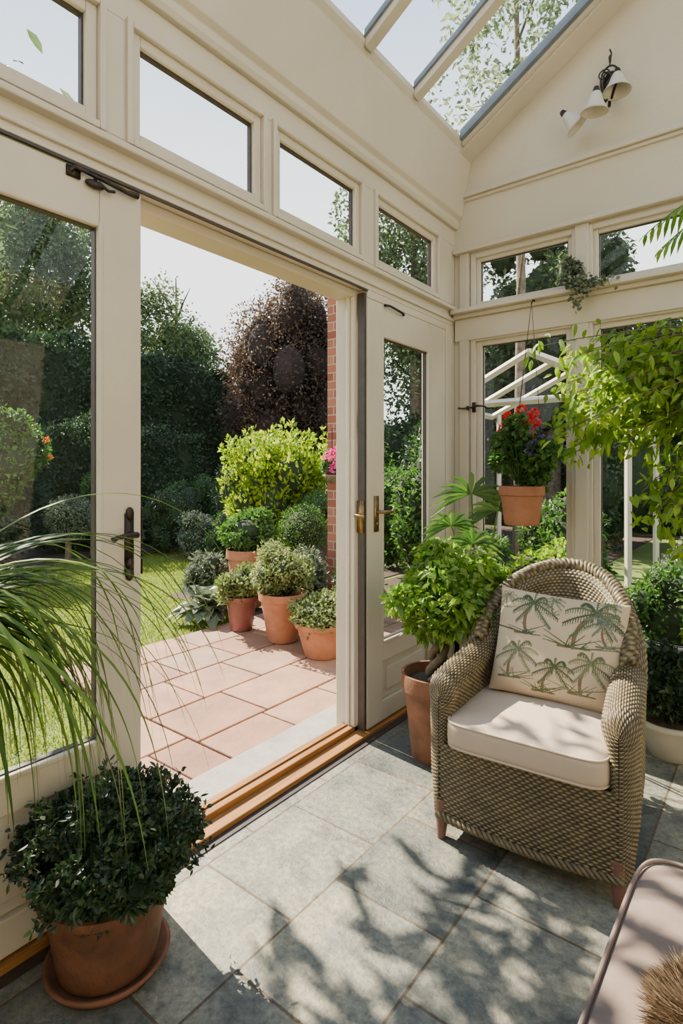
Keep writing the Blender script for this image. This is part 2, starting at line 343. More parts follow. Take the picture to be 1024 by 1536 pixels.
for mir in (False,True):
    for k in range(1,12):
        yc=2.515-.43*(k-1)
        m=M(); slope(m,-1.47,RX,yc-.028,yc+.028,-.05,.03,0,mir); slope(m,-1.47,RX,yc+.028,yc+.040,-.012,.02,1,mir); slope(m,-1.47,RX,yc-.040,yc-.028,-.012,.02,1,mir)
        m.obj('rafter',[CREAM,GREYBL],rf,bevel=.003)
    m=M(); slope(m,-1.50,RX,3.06,3.2,-.06,.03,0,mir); slope(m,-1.47,RX,3.0,3.03,-.03,.025,1,mir); slope(m,-1.47,RX,3.03,3.06,-.045,.03,0,mir)
    m.obj('rafter',[CREAM,GREYBL],rf,bevel=.003)
    xb=2*RX+1.5 if mir else -1.5
    M().quad([(xb,-2.2,zr(-1.5)),(RX,-2.2,zr(RX)),(RX,3.1,zr(RX)),(xb,3.1,zr(-1.5))]).obj('roof_glass',GLASS,rf)
struct(M().box((.60,-2.2,4.50),(.72,3.2,4.66)).obj('trim_4',CREAM,bevel=.004),'cream ridge beam','trim')
def gable(m,y0,y1,z0):
    gp=[(WO,z0),(2.97,z0),(2.97,zr(WO+.02)+.02),(RX,zr(RX)+.02),(WO,zr(WO+.02)+.02)]
    V=[(x,y0,z) for x,z in gp]+[(x,y1,z) for x,z in gp]; n=5
    m.add(V,[tuple(range(n)),tuple(range(n,2*n))[::-1]]+[(i,i+n,(i+1)%n+n,(i+1)%n) for i in range(n)])
cols=[(-1.44,-.918),(-.77,-.25),(-.10,.42),(.57,1.09)]
m=M(); x0s=[WO]+[v for (a,b) in cols for v in (a-.055,b+.055)]+[2.97]
for i in range(0,len(x0s),2): m.box((x0s[i],BY,-.05),(x0s[i+1],BO,2.62))
m.box((WO,BY,-.05),(2.97,BO,.33)); m.box((WO,BY,2.12),(2.97,BO,2.28)); gable(m,BY,BO,2.62)
struct(m.obj('wall_back',WALLP),'cream gable end wall','wall')
m=M(); gable(m,-2.34,-2.2,-.05); struct(m.obj('wall_front',WALLP),'cream gable end wall','wall')
m=M()
for (z0,z1,d) in ((2.955,2.975,.014),(2.975,3.0,.03),(3.0,3.022,.018),(2.635,2.66,.045),(2.66,2.672,.02),(2.235,2.26,.045),(2.26,2.285,.085),(2.10,2.235,.022),(.30,.335,.07)):
    m.box((-1.59 if z0<2.8 else -1.56,BY-d,z0),(2.8,BY+.01,z1))
struct(m.obj('trim_5',CREAM,bevel=.004),'cream cornice, picture rail and window ledges','trim')
m=M()
for xx in (-.844,-.175,.495):
    m.box((xx-.035,BY-.02,.33),(xx+.035,BY+.01,2.10)); m.box((xx-.035,BY-.02,2.285),(xx+.035,BY+.01,2.635))
m.box((-1.56,BY-.02,.0),(-1.50,BY+.01,2.635))
struct(m.obj('trim_6',CREAM,bevel=.005),'cream mullion posts between the end windows','trim')
for (a,b) in cols:
    m=M(); ringy(m,3.19,3.30,a-.05,b+.05,2.285,2.625,.03); ringy(m,3.21,3.26,a-.022,b+.022,2.305,2.60,.026,.026)
    o=m.obj('window_%d'%wi,CREAM,bevel=.004); struct(o,'cream framed transom window','window'); wi+=1
    M().quad([(a,3.235,2.325),(b,3.235,2.325),(b,3.235,2.58),(a,3.235,2.58)]).obj('glass_pane',GLASS,o)
    g=M(); ringy(g,3.227,3.242,a+.003,b-.003,2.330,2.575,.005); g.obj('gasket',DARK,o)
    m=M(); ringy(m,3.19,3.30,a-.05,b+.05,.335,2.12,.03); ringy(m,3.21,3.26,a-.022,b+.022,.36,2.098,.036,.07)
    o=m.obj('window_%d'%wi,CREAM,bevel=.004); struct(o,'tall cream framed casement window','window'); wi+=1
    M().quad([(a+.01,3.235,.42),(b-.01,3.235,.42),(b-.01,3.235,2.07),(a+.01,3.235,2.07)]).obj('glass_pane',GLASS,o)
    g=M(); ringy(g,3.227,3.242,a+.012,b-.012,.428,2.064,.005); g.obj('gasket',DARK,o)
    if a<-1.4:
        h=M(); h.box((-1.475,3.18,1.66),(-1.455,3.192,1.72)); h.tube([(-1.465,3.175,1.69),(-1.465,3.165,1.69),(-1.43,3.16,1.695),(-1.39,3.165,1.69),(-1.37,3.16,1.675)],[.006,.006,.007,.005,.007],8)
        h.tube([(-1.47,3.18,1.69),(-1.53,3.165,1.685),(-1.56,3.165,1.69)],.005,8); h.ell((-1.5,3.17,1.687),(.011,.008,.014))
        h.obj('window_catch',IRON,o,smooth=True)
struct(M().box((2.8,-2.2,-.05),(2.97,3.2,3.3)).obj('wall_right',WALLP),'cream plaster wall','wall')
struct(M().box((-1.6,3.17,.0),(2.8,3.19,.12)).obj('baseboard_back',CREAM,bevel=.004),'cream baseboard','baseboard')
def leaf(num,y0,y1,gy0,gy1,gz0,gz1,ztop,x0,x1,label):
    m=M()
    m.box((x0,y0,.03),(x1,gy0,ztop)); m.box((x0,gy1,.03),(x1,y1,ztop)); m.box((x0,gy0,gz1),(x1,gy1,ztop)); m.box((x0,gy0,.03),(x1,gy1,.13)); m.box((x0,gy0,gz0-.10),(x1,gy1,gz0))
    m.box((x0+.015,gy0,.13),(x1-.018,gy1,gz0-.10)); m.box((x0+.01,gy0+.05,.17),(x1-.006,gy1-.05,gz0-.14))
    ringx(m,x0+.005,x1+.004,gy0-.012,gy1+.012,gz0-.012,gz1+.012,.018)
    o=m.obj('door_%d'%num,CREAM,bevel=.005); struct(o,label,'door')
    xm=(x0+x1)/2; M().quad([(xm,gy0+.004,gz0+.004),(xm,gy1-.004,gz0+.004),(xm,gy1-.004,gz1-.004),(xm,gy0+.004,gz1-.004)]).obj('glass_pane',GLASS,o)
    g=M(); ringx(g,xm-.01,x1-.012,gy0+.004,gy1-.004,gz0+.004,gz1-.004,.006); g.obj('gasket',DARK,o)
    return o
d1=leaf(1,.05,1.02,.19,.882,.50,2.04,2.185,-1.648,-1.602,'cream glazed door leaf with an iron lever handle')
h=M(); yh=.975; h.box((-1.602,yh-.014,.985),(-1.594,yh+.014,1.175)); h.tube([(-1.60,yh,1.11),(-1.565,yh,1.11),(-1.555,yh,1.11)],.010,10)
h.tube([(-1.557,yh+.005,1.11),(-1.553,yh-.03,1.112),(-1.553,yh-.065,1.108),(-1.557,yh-.08,1.10)],[.009,.008,.007,.009],10); h.ell((-1.592,yh,1.02),(.008,.013,.016)); h.ell((-1.594,yh,1.175),(.007,.014,.02)); h.ell((-1.594,yh,.985),(.007,.014,.02))
h.obj('door_handle',IRON,d1,smooth=True)
M().box((-1.645,1.0205,.98),(-1.60,1.024,1.19)).box((-1.63,1.022,1.06),(-1.615,1.034,1.10)).obj('lock_plate',IRON,d1)
h=M(); h.tube([(-1.597,.79,2.165),(-1.588,.80,2.178),(-1.588,.88,2.172),(-1.588,.96,2.166),(-1.588,1.0,2.168)],[.009,.007,.006,.007,.010],8); h.ell((-1.59,.86,2.15),(.01,.03,.012)); h.tube([(-1.60,.86,2.15),(-1.585,.86,2.165)],.006,8); h.box((-1.603,.78,2.15),(-1.595,.82,2.18)); h.tube([(-1.588,.87,2.16),(-1.586,.90,2.145),(-1.586,.92,2.15)],.005,8)
h.obj('door_stay',IRON,d1,smooth=True)
d2=leaf(2,2.262,3.08,2.40,2.872,.43,1.995,2.16,-1.648,-1.602,'cream glazed door leaf with a panelled base')
h=M(); yh=2.335; h.box((-1.602,yh-.018,1.0),(-1.595,yh+.018,1.18)); h.tube([(-1.60,yh,1.10),(-1.56,yh,1.10),(-1.553,yh+.02,1.10),(-1.553,yh+.09,1.098)],[.009,.009,.009,.007],10); h.ell((-1.594,yh,1.04),(.007,.009,.012))
h.obj('door_handle',BRASS,d2,smooth=True)
h=M(); h.tube([(-1.59,2.40,2.15),(-1.585,2.44,2.155),(-1.585,2.56,2.145),(-1.59,2.58,2.14)],[.008,.006,.006,.009],8); h.obj('door_stay',IRON,d2,smooth=True)
d3=leaf(3,-.98,.04,-.84,-.09,.50,2.04,2.185,-1.648,-1.602,'cream glazed door leaf')
m=M(); m.box((WO,2.225,.0),(-1.655,2.262,2.2)); m.box((-1.70,2.215,.0),(-1.68,2.225,2.19)); m.box((WO,1.022,2.165),(-1.655,2.225,2.2))
m.box((WO,2.262,2.16),(WX,3.085,2.2))
struct(m.obj('trim_7',CREAM,bevel=.004),'cream door frame jamb and head','trim')
struct(M().box((-1.645,2.240,.03),(-1.604,2.254,2.18)).obj('trim_8',DARK),'dark weather seal along the door jamb','trim')
h=M(); h.box((-1.645,2.232,1.0),(-1.605,2.240,1.16)); h.tube([(-1.625,2.234,1.09),(-1.625,2.19,1.09),(-1.60,2.18,1.09),(-1.56,2.18,1.088)],[.008,.008,.007,.006],8); h.obj('door_handle',BRASS,d2,smooth=True)
m=M(); m.box((-1.655,-2.2,.0),(-1.585,3.085,.022)); m.box((-1.735,-2.2,.0),(-1.655,3.085,.045)); m.box((-1.70,1.0,.045),(-1.69,2.26,.052))
struct(m.obj('trim_9',OAK,bevel=.006),'varnished oak door threshold','threshold')
m=M(); m.box((-1.95,-2.2,-.1),(-1.755,4.6,.012)); m.box((-1.755,-2.2,-.1),(-1.735,3.3,.03))
struct(m.obj('trim_10',STONEG,bevel=.006),'grey stone outer door sill','sill')
struct(M().box((-1.585,-2.2,.0),(-1.55,3.17,.004)).obj('trim_11',DARK),'dark edging strip along the floor','trim')
struct(M().box((WO,3.2,-.05),(-1.60,3.34,2.62)).obj('trim_12',CREAM),'cream corner post','trim')
tag(M().box((-3.20,3.90,-.03),(-2.90,4.20,2.98)).box((-3.23,3.87,2.98),(-2.87,4.23,3.04)).obj('brick_pier',BRICK),'red brick pier standing outside behind the pots','pillar')
# ================================================================= OUTSIDE GROUND
m=M(); m.box((-60,-30,-.5),(-1.96,60,-.045)); m.box((-1.96,3.36,-.5),(40,60,-.045))
tag(m.obj('lawn',GRASSM),'mown green lawn beyond the paved patio','lawn',kind='stuff')
n=150000; P=np.stack([rng.uniform(-8.2,-2.7,n),rng.uniform(-.5,6.0,n),np.full(n,-.045)],1); k=~((P[:,0]>-3.80)&(P[:,1]>1.70))&~((P[:,0]>-5.2)&(P[:,1]>3.6)); P=P[k]
D=unit(np.stack([rng.normal(0,.45,len(P)),rng.normal(0,.45,len(P)),np.ones(len(P))],1))
tag(M().leaves(P,D,unit(rng.normal(size=P.shape)),.026,.009).obj('grass',GRBL),'short mown grass blades','grass',kind='stuff')
m=M(); 
def slabs(xs,y0,y1,seed):
    r=np.random.default_rng(seed)
    for a,b in zip(xs[:-1],xs[1:]):
        y=y0-r.uniform(0,.3)
        while y<y1:
            l=r.choice([.45,.6,.72]); ya,yb=max(y,y0)+.006,min(y+l,y1)-.006
            if yb-ya>.05: m.box((b+.006,ya,-.03),(a-.006,yb,-.005+r.uniform(-.002,.002)))
            y+=l
slabs([-1.96,-2.22,-2.62,-3.02,-3.40,-3.76],1.72,5.0,3); slabs([-1.96,-2.3,-2.7],-1.5,1.72,5)
tag(m.obj('patio',PAVE,bevel=.006),'pink sandstone paving slabs laid outside the door','patio')
struct(M().box((-3.8,1.7,-.045),(-1.96,5.05,-.031)).box((-2.72,-1.5,-.045),(-1.96,1.7,-.031)).obj('trim_13',SOIL),'dark bedding under the paving','ground')
m=M(); m.box((-12.4,3.4,-.045),(-8.0,13,-.035)); m.box((-8.0,5.2,-.045),(-3.9,13,-.034)); m.box((-5.2,3.6,-.045),(-3.81,5.2,-.036)); m.box((-3.81,5.05,-.045),(-1.96,13,-.036)); m.box((-1.96,3.6,-.045),(3,5.6,-.036))
tag(m.obj('flower_bed',SOIL),'dark soil of the planted beds','soil',kind='stuff')
def hedge(label,a,b,n,leafs):
    a=np.array(a,float);b=np.array(b,float); m=M(); c=(a+b)/2; s=(b-a)/2
    u=rng.uniform(-1,1,(n,3)); ar=np.array([s[1]*s[2],s[0]*s[2],s[0]*s[1]]); ax=rng.choice(3,n,p=ar/ar.sum()); sg=np.sign(rng.normal(size=n))
    u[np.arange(n),ax]=sg; d=np.zeros((n,3)); d[np.arange(n),ax]=sg
    P=c+u*s; P+=d*(.12*np.sin(P[:,[1]]*2.1+P[:,[2]]*1.7)+.08*np.sin(P[:,[1]]*5.3)+.06*np.sin(P[:,[0]]*4+P[:,[2]]*6)+rng.normal(0,.05,(n,1)))
    P[:,2]=np.maximum(P[:,2],.1)
    D=unit(rng.normal(size=P.shape)*.7+d*.4+[0,0,.3]); m.leaves(P,D,unit(d+rng.normal(size=P.shape)*.5),leafs*rng.uniform(.6,1.3,n),leafs*.55,0)
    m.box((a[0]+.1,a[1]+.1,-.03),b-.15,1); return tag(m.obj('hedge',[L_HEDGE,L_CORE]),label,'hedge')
hedge('tall dark clipped boundary hedge',(-14.2,-6,-.03),(-12.5,12.6,4.2),80000,.12)
hedge('lower clipped hedge block in front of the tall hedge',(-9.9,4.2,-.03),(-9.0,7.1,2.0),22000,.07)
hedge('tall dark hedge closing the garden behind the end windows',(-7,13.3,-.04),(9,14.8,4.4),50000,.13)
def tree(label,loc,H,C,R,n,leaf,mat,core=None,lumps=26,lr=.3,tr=.18,nbr=10,jit=0.,cs=.8):
    e=empty('tree',loc); tag(e,label,'tree')
    m=M(); m.tube([(0,0,-.03),(.05,0,H*.35),(-.05,.08,H*.7),(0,0,H*.95)],[tr,tr*.8,tr*.45,tr*.1],10)
    for i in range(nbr):
        z=H*rng.uniform(.3,.8); a=rng.uniform(0,2*pi); r=R[0]*rng.uniform(.5,.9); m.tube([(0,0,z),(math.cos(a)*r*.5,math.sin(a)*r*.5,z+r*.35),(math.cos(a)*r,math.sin(a)*r,z+r*.55)],[tr*.3,tr*.18,tr*.05],6)
    m.obj('trunk',BARK,e,smooth=True)
    f=M(); fol(f,n,C,R,leaf,.55,lumps,lr,core=core is not None,keep=.3,spread=(.2,.95),droop=.2,jit=jit,cs=cs)
    f.obj('foliage',[mat,core or L_CORE],e); return e
tree('tall loose green tree rising behind the hedge',(-19.2,8.4,0),11.5,(0,0,7.2),(2.8,2.8,4.4),24000,.18,L_TREE,lr=.2,lumps=70,jit=.15)
tree('tall loose green tree rising behind the hedge',(-18.0,4.2,0),10,(0,0,6.0),(2.6,2.6,3.6),20000,.18,L_TREE,lr=.2,lumps=60,jit=.15)
tree('slender feathery tree behind the hedge',(-17.0,12.2,0),8.6,(0,0,5.2),(2.0,2.0,3.0),16000,.15,L_TREE,lr=.2,lumps=50,jit=.12)
tree('feathery conifer behind the hedge',(-15.2,14.4,0),6.3,(0,0,4),(1.4,1.4,2.2),9000,.15,L_TREE,lr=.22,lumps=34,jit=.12)
tree('copper beech with dark reddish weeping foliage',(-10.1,11.0,0),6.4,(0,0,3.55),(1.85,1.85,2.8),70000,.10,L_BEECH,L_BCORE,lumps=80,lr=.30,jit=.13,cs=.62)
tree('large dark green garden tree',(-6.5,11.0,0),9,(0,0,5.2),(1.8,1.8,3.8),20000,.13,L_TREE,None,lumps=60,lr=.22)
tree('rounded green garden tree behind the pavilion',(-3.6,11.4,0),7.0,(0,0,4),(1.6,1.6,2.9),16000,.13,L_TREE,L_CORE,lumps=50,lr=.22)
tree('tall airy birch overhanging the glazed roof',(-3.0,8.0,0),11.5,(0,0,8.0),(1.6,1.4,3.4),6000,.11,L_BIRCH,lumps=60,lr=.16,tr=.08)
tree('tall airy birch overhanging the glazed roof',(-.1,8.6,0),12,(0,0,8.0),(1.8,1.6,3.9),6000,.11,L_BIRCH,lumps=60,lr=.16,tr=.08)
tree('low rounded green tree before the hedge',(-.4,11.4,0),5.2,(0,0,3.2),(1.5,1.5,2.1),12000,.13,L_TREE,L_CORE,lumps=40,lr=.24)
tree('broad green garden tree before the hedge',(3.6,11.0,0),6.5,(0,0,4),(2.2,2.0,2.8),12000,.14,L_TREE,L_CORE,lumps=44,lr=.23)
e=empty('tree',(-5.2,-.6,0)); tag(e,'unseen tree added to cast dappled shade through the door','tree')  # out-of-view tree, added and branched to throw leaf shadows on the floor
m=M(); m.tube([(0,0,-.03),(.05,.1,1.5),(.0,.3,2.8),(.1,.6,3.9)],[.13,.11,.08,.03],10)
f=M(); 
for (x,y,z) in ((.7,2.35,3.78),(.55,2.0,4.0),(.95,2.0,3.9),(.5,2.55,4.05),(.85,2.5,3.72),(.95,2.3,3.95),(.4,2.75,3.85),(.2,2.65,3.75),(.55,2.95,3.9),(.3,2.4,4.0),(.1,2.9,3.95),(.4,1.2,4.3),(-.2,.6,4.6),(.2,-.2,4.3),(.9,1.4,4.2)):
    s0=np.array([.03,.4,3.1]); e1=np.array([x,y,z]); mid=(s0+e1)/2+np.array([0,0,.25]); t=np.linspace(0,1,12)[:,None]; p=(1-t)**2*s0+2*t*(1-t)*mid+t*t*e1
    m.tube(p,np.linspace(.03,.006,12),6); k=70; i=rng.integers(7,12,k); P=p[i]+rng.normal(0,.13,(k,3)); f.leaves(P,unit(rng.normal(size=(k,3))+[.2,0,-.3]),unit(rng.normal(size=(k,3))*.6+[0,0,1]),rng.uniform(.12,.24,k),rng.uniform(.04,.06,k),0,1,.3)
m.obj('trunk',BARK,e,smooth=True); f.obj('foliage',[L_TREE],e)
S=shrub
S('large glossy rounded shrub with orange flowers',(-8.2,3.05,-.03),(.72,.72,.85),11000,.065,L_MID,h=1.45,lumps=34,lr=.33,flowers=(F_ORG,4,.06))
S('yellow-green golden shrub with upright shoots',(-4.70,4.80,-.03),(.68,.68,.85),14000,.07,L_YEL,h=.98,lumps=34,lr=.30,up=.9,shoots=60)
S('clipped grey-green ball shrub',(-8.35,4.1,-.03),(.30,.30,.28),4500,.035,L_GREY,h=.75,lumps=1,lr=1.25,cat='topiary',name='topiary')
S('clipped round green ball shrub',(-8.6,4.62,-.03),(.22,.22,.22),3500,.035,L_MID,h=1.12,lumps=1,lr=1.25,cat='topiary',name='topiary')
for (x,y,R,n,lf,mt,lab) in [
 (-8.0,4.75,(.42,.40,.36),4500,.05,L_GREY,'low silvery mounded shrub in the border'),
 (-9.0,3.4,(.45,.45,.45),3500,.06,L_DARK,'dark mounded shrub in the border'),
 (-7.8,5.5,(.45,.45,.62),6500,.05,L_DARK,'dark green mounded shrub in the border'),
 (-8.35,6.3,(.5,.5,.75),6500,.05,L_MID,'green mounded shrub in the border'),
 (-7.0,5.45,(.42,.4,.40),6000,.04,L_GREY,'silvery lavender mound beside the lawn'),
 (-7.3,6.5,(.52,.52,.85),6500,.06,L_DARK,'dark green shrub in the border'),
 (-6.3,5.5,(.42,.42,.42),6000,.045,L_MID,'green flowering mound beside the lawn'),
 (-6.2,6.6,(.52,.52,.8),6500,.06,L_MID,'leafy green shrub in the border'),
 (-5.6,5.2,(.33,.33,.36),5500,.04,L_GREY,'greyish low shrub beside the lawn'),
 (-7.6,7.9,(.8,.8,1.1),7000,.08,L_DARK,'dark green shrub in the border'),
 (-5.6,7.8,(.7,.7,1.0),7000,.08,L_MID,'leafy green shrub in the border'),
 (-6.0,9.5,(.85,.85,1.5),7000,.10,L_DARK,'large dark green shrub in the border'),
 (-4.55,3.65,(.28,.26,.28),3500,.05,L_GREY,'silvery low shrub behind the pots'),
 (-3.26,3.64,(.26,.21,.38),6500,.034,L_GREY,'grey-leaved shrub behind the patio pots'),
 (-2.62,3.60,(.26,.20,.40),6000,.04,L_DARK,'bushy dark shrub behind the patio pots'),
 (-4.1,6.4,(.5,.5,.8),6500,.07,L_MID,'leafy green shrub in the border'),
 (-2.9,5.3,(.5,.5,.9),6000,.07,L_MID,'leafy green shrub in the border'),
 (-4.3,8.0,(.6,.8,1.3),6000,.10,L_DARK,'large dark shrub in the border'),
 (-2.1,4.5,(.38,.38,.55),5000,.06,L_MID,'leafy shrub outside the end window'),
 (-1.3,4.2,(.38,.38,.45),6000,.05,L_LIME,'bright leafy shrub outside the end window'),
 (-1.5,5.2,(.45,.45,.7),5500,.07,L_MID,'leafy green shrub outside the end window'),
 (-.5,4.15,(.36,.36,.40),5000,.05,L_MID,'leafy green mound outside the end window'),
 (-.5,5.2,(.4,.4,.45),4500,.05,L_GREY,'grey-green mounded shrub on the lawn'),
 (.32,4.1,(.36,.36,.42),5500,.04,L_GREY,'grey-green mounded shrub outside the end window'),
 (1.15,4.3,(.4,.4,.5),4000,.06,L_MID,'leafy shrub outside the end window'),
 (-1.9,9.8,(.9,.8,1.4),6000,.10,L_DARK,'large dark shrub before the hedge'),
 (1.2,9.8,(.9,.8,1.3),6000,.11,L_DARK,'large dark shrub before the hedge'),
 (2.6,7.0,(1.2,1.0,1.5),6000,.11,L_MID,'large green shrub on the lawn'),
 (-11.2,3.0,(.95,.95,1.3),9000,.08,L_DARK,'large dark shrub against the hedge'),
 (-11.2,.8,(.95,.95,1.0),7000,.08,L_MID,'large green shrub against the hedge'),
 (-11.2,7.8,(.8,.8,1.0),6000,.09,L_DARK,'large dark shrub against the hedge'),
 ]:
    S(lab,(x,y,-.03),R,n,lf,mt,lumps=22,lr=.35)
S('clipped round green ball shrub behind the pots',(-3.82,4.22,-.03),(.17,.17,.17),4500,.022,L_MID,h=.70,lumps=1,lr=1.25,cat='topiary',name='topiary')
S('clipped flat-topped green shrub behind the pots',(-3.86,4.66,-.03),(.20,.20,.12),4500,.027,L_MID,h=.93,lumps=1,lr=1.25,cat='topiary',name='topiary')
m=M(); n=60; a=rng.uniform(0,2*pi,n); el=rng.uniform(.1,1.2,n); D=np.stack([np.cos(a)*np.cos(el),np.sin(a)*np.cos(el),np.sin(el)],1)
P=D*rng.uniform(.02,.16,(n,1)); P[:,2]+=.05; m.leaves(P,D,unit(np.array([0,0,1.])-D*.2+rng.normal(size=(n,3))*.1),.26,.13,0,1,.5)
tag(m.obj('leafy_plant',L_GREY,loc=(-3.98,3.18,-.0)),'broad grey-green leafy plant at the patio edge','plant')
# ================================================================= PATIO POTS
e=potted('potted_shrub','round terracotta pot with variegated bushy plant on the patio','potted plant',(-3.03,3.15,0),.185,.37,TERRA,rb=.6)
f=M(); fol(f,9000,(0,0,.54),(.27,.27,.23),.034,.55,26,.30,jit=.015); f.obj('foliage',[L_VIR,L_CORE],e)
e=potted('potted_shrub','dark glazed pot with leafy plant on the patio','potted plant',(-3.50,3.15,0),.135,.28,GLZ,rb=.62)
f=M(); fol(f,4500,(0,0,.38),(.21,.21,.17),.055,.35,16,.36,up=.6,jit=.015); f.obj('foliage',[L_VIR,L_CORE],e)
e=potted('potted_shrub','wide terracotta bowl pot with dark plants','potted plant',(-2.56,3.07,0),.20,.24,TERRA,rb=.62)
f=M(); fol(f,6500,(0,0,.30),(.27,.25,.13),.036,.5,20,.34,jit=.015); f.obj('foliage',[L_VIR,L_CORE],e)
e=potted('potted_shrub','tall terracotta pot with leafy green shrub','potted plant',(-4.05,3.72,0),.20,.55,TERRA,rb=.65)
f=M(); fol(f,6500,(0,0,.72),(.30,.30,.22),.055,.5,20,.32,jit=.015); f.obj('foliage',[L_MID,L_CORE],e)
e=potted('potted_flower','dark glazed pot with red flowers on the lawn edge','potted plant',(-8.1,2.2,-.04),.22,.3,GLZ)
f=M(); fol(f,2500,(0,0,.4),(.33,.33,.2),.06,.5,10,mi=0); P,D,Nn,_,_=blob(900,(0,0,.45),(.36,.36,.2)); f.leaves(P,D,Nn,.05,.05,2); f.obj('foliage',[L_MID,L_CORE,F_RED],e)
e=empty('hanging_basket',(-3.05,3.78,1.27)); tag(e,'hanging basket of pink flowers on the brick pier','hanging basket')
m=M(); m.lathe([(0,-.08),(.04,-.07),(.065,-.02),(.07,0),(.06,0),(0,-.02)],24); m.obj('basket',BARK,e,smooth=True)
f=M(); fol(f,900,(0,0,.05),(.09,.08,.09),.035,.5,8); P,D,Nn,_,_=blob(420,(.0,.0,.10),(.10,.08,.15)); f.leaves(P,D,Nn,.03,.03,2); f.obj('foliage',[L_MID,L_CORE,F_PINK],e)
M().tube([(.0,.12,.4),(-.0,0,.4),(0,0,.0)],.004,6).obj('bracket',IRON,e)
e=empty('garden_pavilion',(-2.3,6.5,0)); tag(e,'white timber garden pavilion with sloping roof bars','pavilion')
for (x,y) in ((-.9,-.3),(1.1,-.3),(-.9,1.3),(1.1,1.3)): M().tube([(x,y,-.04),(x,y,2.1)],.035,4).obj('post',CREAM,e)
m=M()
for y in (-.3,.5,1.3):
    m.tube([(-1.0,y,2.08),(.1,y,2.62)],.042,4); m.tube([(1.2,y,2.08),(.1,y,2.62)],.042,4)
m.tube([(-1.,-.3,2.08),(-1.,1.3,2.08)],.042,4); m.tube([(1.2,-.3,2.08),(1.2,1.3,2.08)],.042,4); m.tube([(.1,-.3,2.62),(.1,1.3,2.62)],.042,4); m.tube([(-1.,-.3,2.08),(1.2,-.3,2.08)],.042,4)
m.obj('roof_frame',CREAM,e)
# ================================================================= INDOOR PLANTS
e=potted('potted_shrub','weathered terracotta pot on saucer with dense dark green shrub','potted plant',(-1.41,.80,0),.170,.215,TERRAD,rb=.70,rim=.12,saucer=.158)
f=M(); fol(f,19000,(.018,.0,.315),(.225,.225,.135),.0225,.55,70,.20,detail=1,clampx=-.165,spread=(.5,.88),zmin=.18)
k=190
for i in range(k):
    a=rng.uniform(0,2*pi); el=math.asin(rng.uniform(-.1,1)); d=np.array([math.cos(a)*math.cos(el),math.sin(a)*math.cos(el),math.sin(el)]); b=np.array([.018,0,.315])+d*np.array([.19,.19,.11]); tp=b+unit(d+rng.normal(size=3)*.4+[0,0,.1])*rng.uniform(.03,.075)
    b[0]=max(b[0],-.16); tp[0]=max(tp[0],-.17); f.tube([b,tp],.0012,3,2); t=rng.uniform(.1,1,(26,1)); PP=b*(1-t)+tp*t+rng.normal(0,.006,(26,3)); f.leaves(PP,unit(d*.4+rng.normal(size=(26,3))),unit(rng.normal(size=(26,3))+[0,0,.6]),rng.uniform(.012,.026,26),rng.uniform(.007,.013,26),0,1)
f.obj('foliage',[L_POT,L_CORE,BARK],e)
e=potted('potted_grass_palm','arching grass-leaved palm in a terracotta pot by the door','potted plant',(-1.38,.28,0),.13,.30)
M().tube([(0,0,.25),(.02,.01,.55),(0,.03,.97)],[.05,.03,.025],12).obj('trunk',BARK,e,smooth=True)
f=M()
for i in range(165):
    az=rng.normal(pi*.44,.42) if i<120 else rng.uniform(-.6,2*pi); el=rng.uniform(.25,1.0); l=rng.uniform(.45,.92); ns=20
    if i>=148: l=rng.uniform(.86,1.05); az=rng.normal(pi*.46,.12)
    p=np.array([0,.03,.97]); d=np.array([math.cos(az)*math.cos(el),math.sin(az)*math.cos(el),math.sin(el)])
    pts=[p.copy()]; g=rng.uniform(3.4,6.5) if i<148 else rng.uniform(2.5,3.4)
    for k in range(ns):
        d=d+np.array([0,0,-1])*g/ns*(.45+k/ns); d/=np.linalg.norm(d); p=p+d*l/ns
        if p[0]<-.19: p[0]=-.19
        pts.append(p.copy())
    t=np.linspace(0,1,ns+1); f.ribbon(pts,.0070*np.minimum(1,4*t+.3)*(1-t**3)+.0004)
f.obj('foliage',[leafmat('palm_grass_leaf',(.02,.05,.010),(.055,.125,.02),(.17,.27,.05),.35)],e,smooth=True)
e=potted('potted_ficus','terracotta pot with braided-trunk lime green ficus','potted plant',(-1.25,2.30,0),.152,.385,TERRAD,rb=.66,rim=.2)
m=M(); t=np.linspace(0,1,40)
for k in range(3):
    a=t*9+k*2*pi/3; r=.032*(1-.3*t); m.tube(np.stack([np.cos(a)*r+.05*t,np.sin(a)*r,.33+t*.34],1),.022*(1-.35*t),8)
for i in range(9):
    a=rng.uniform(0,2*pi); m.tube([(.05,0,.64),(.05+math.cos(a)*.09,math.sin(a)*.09,.70),(.05+math.cos(a)*.17,math.sin(a)*.17,.76)],[.014,.01,.005],6)
m.obj('trunk',BARK,e,smooth=True)
f=M(); fol(f,5600,(.07,.03,.77),(.275,.26,.20),.046,.55,44,.24,core=False,detail=1,droop=.35,clampx=-.32,keep=.3,spread=(.3,.95))
f.obj('foliage',[L_FIC],e)
e=potted('potted_palm','young fan palm in a terracotta pot in the corner','potted plant',(-1.30,2.86,0),.13,.26)
f=M()
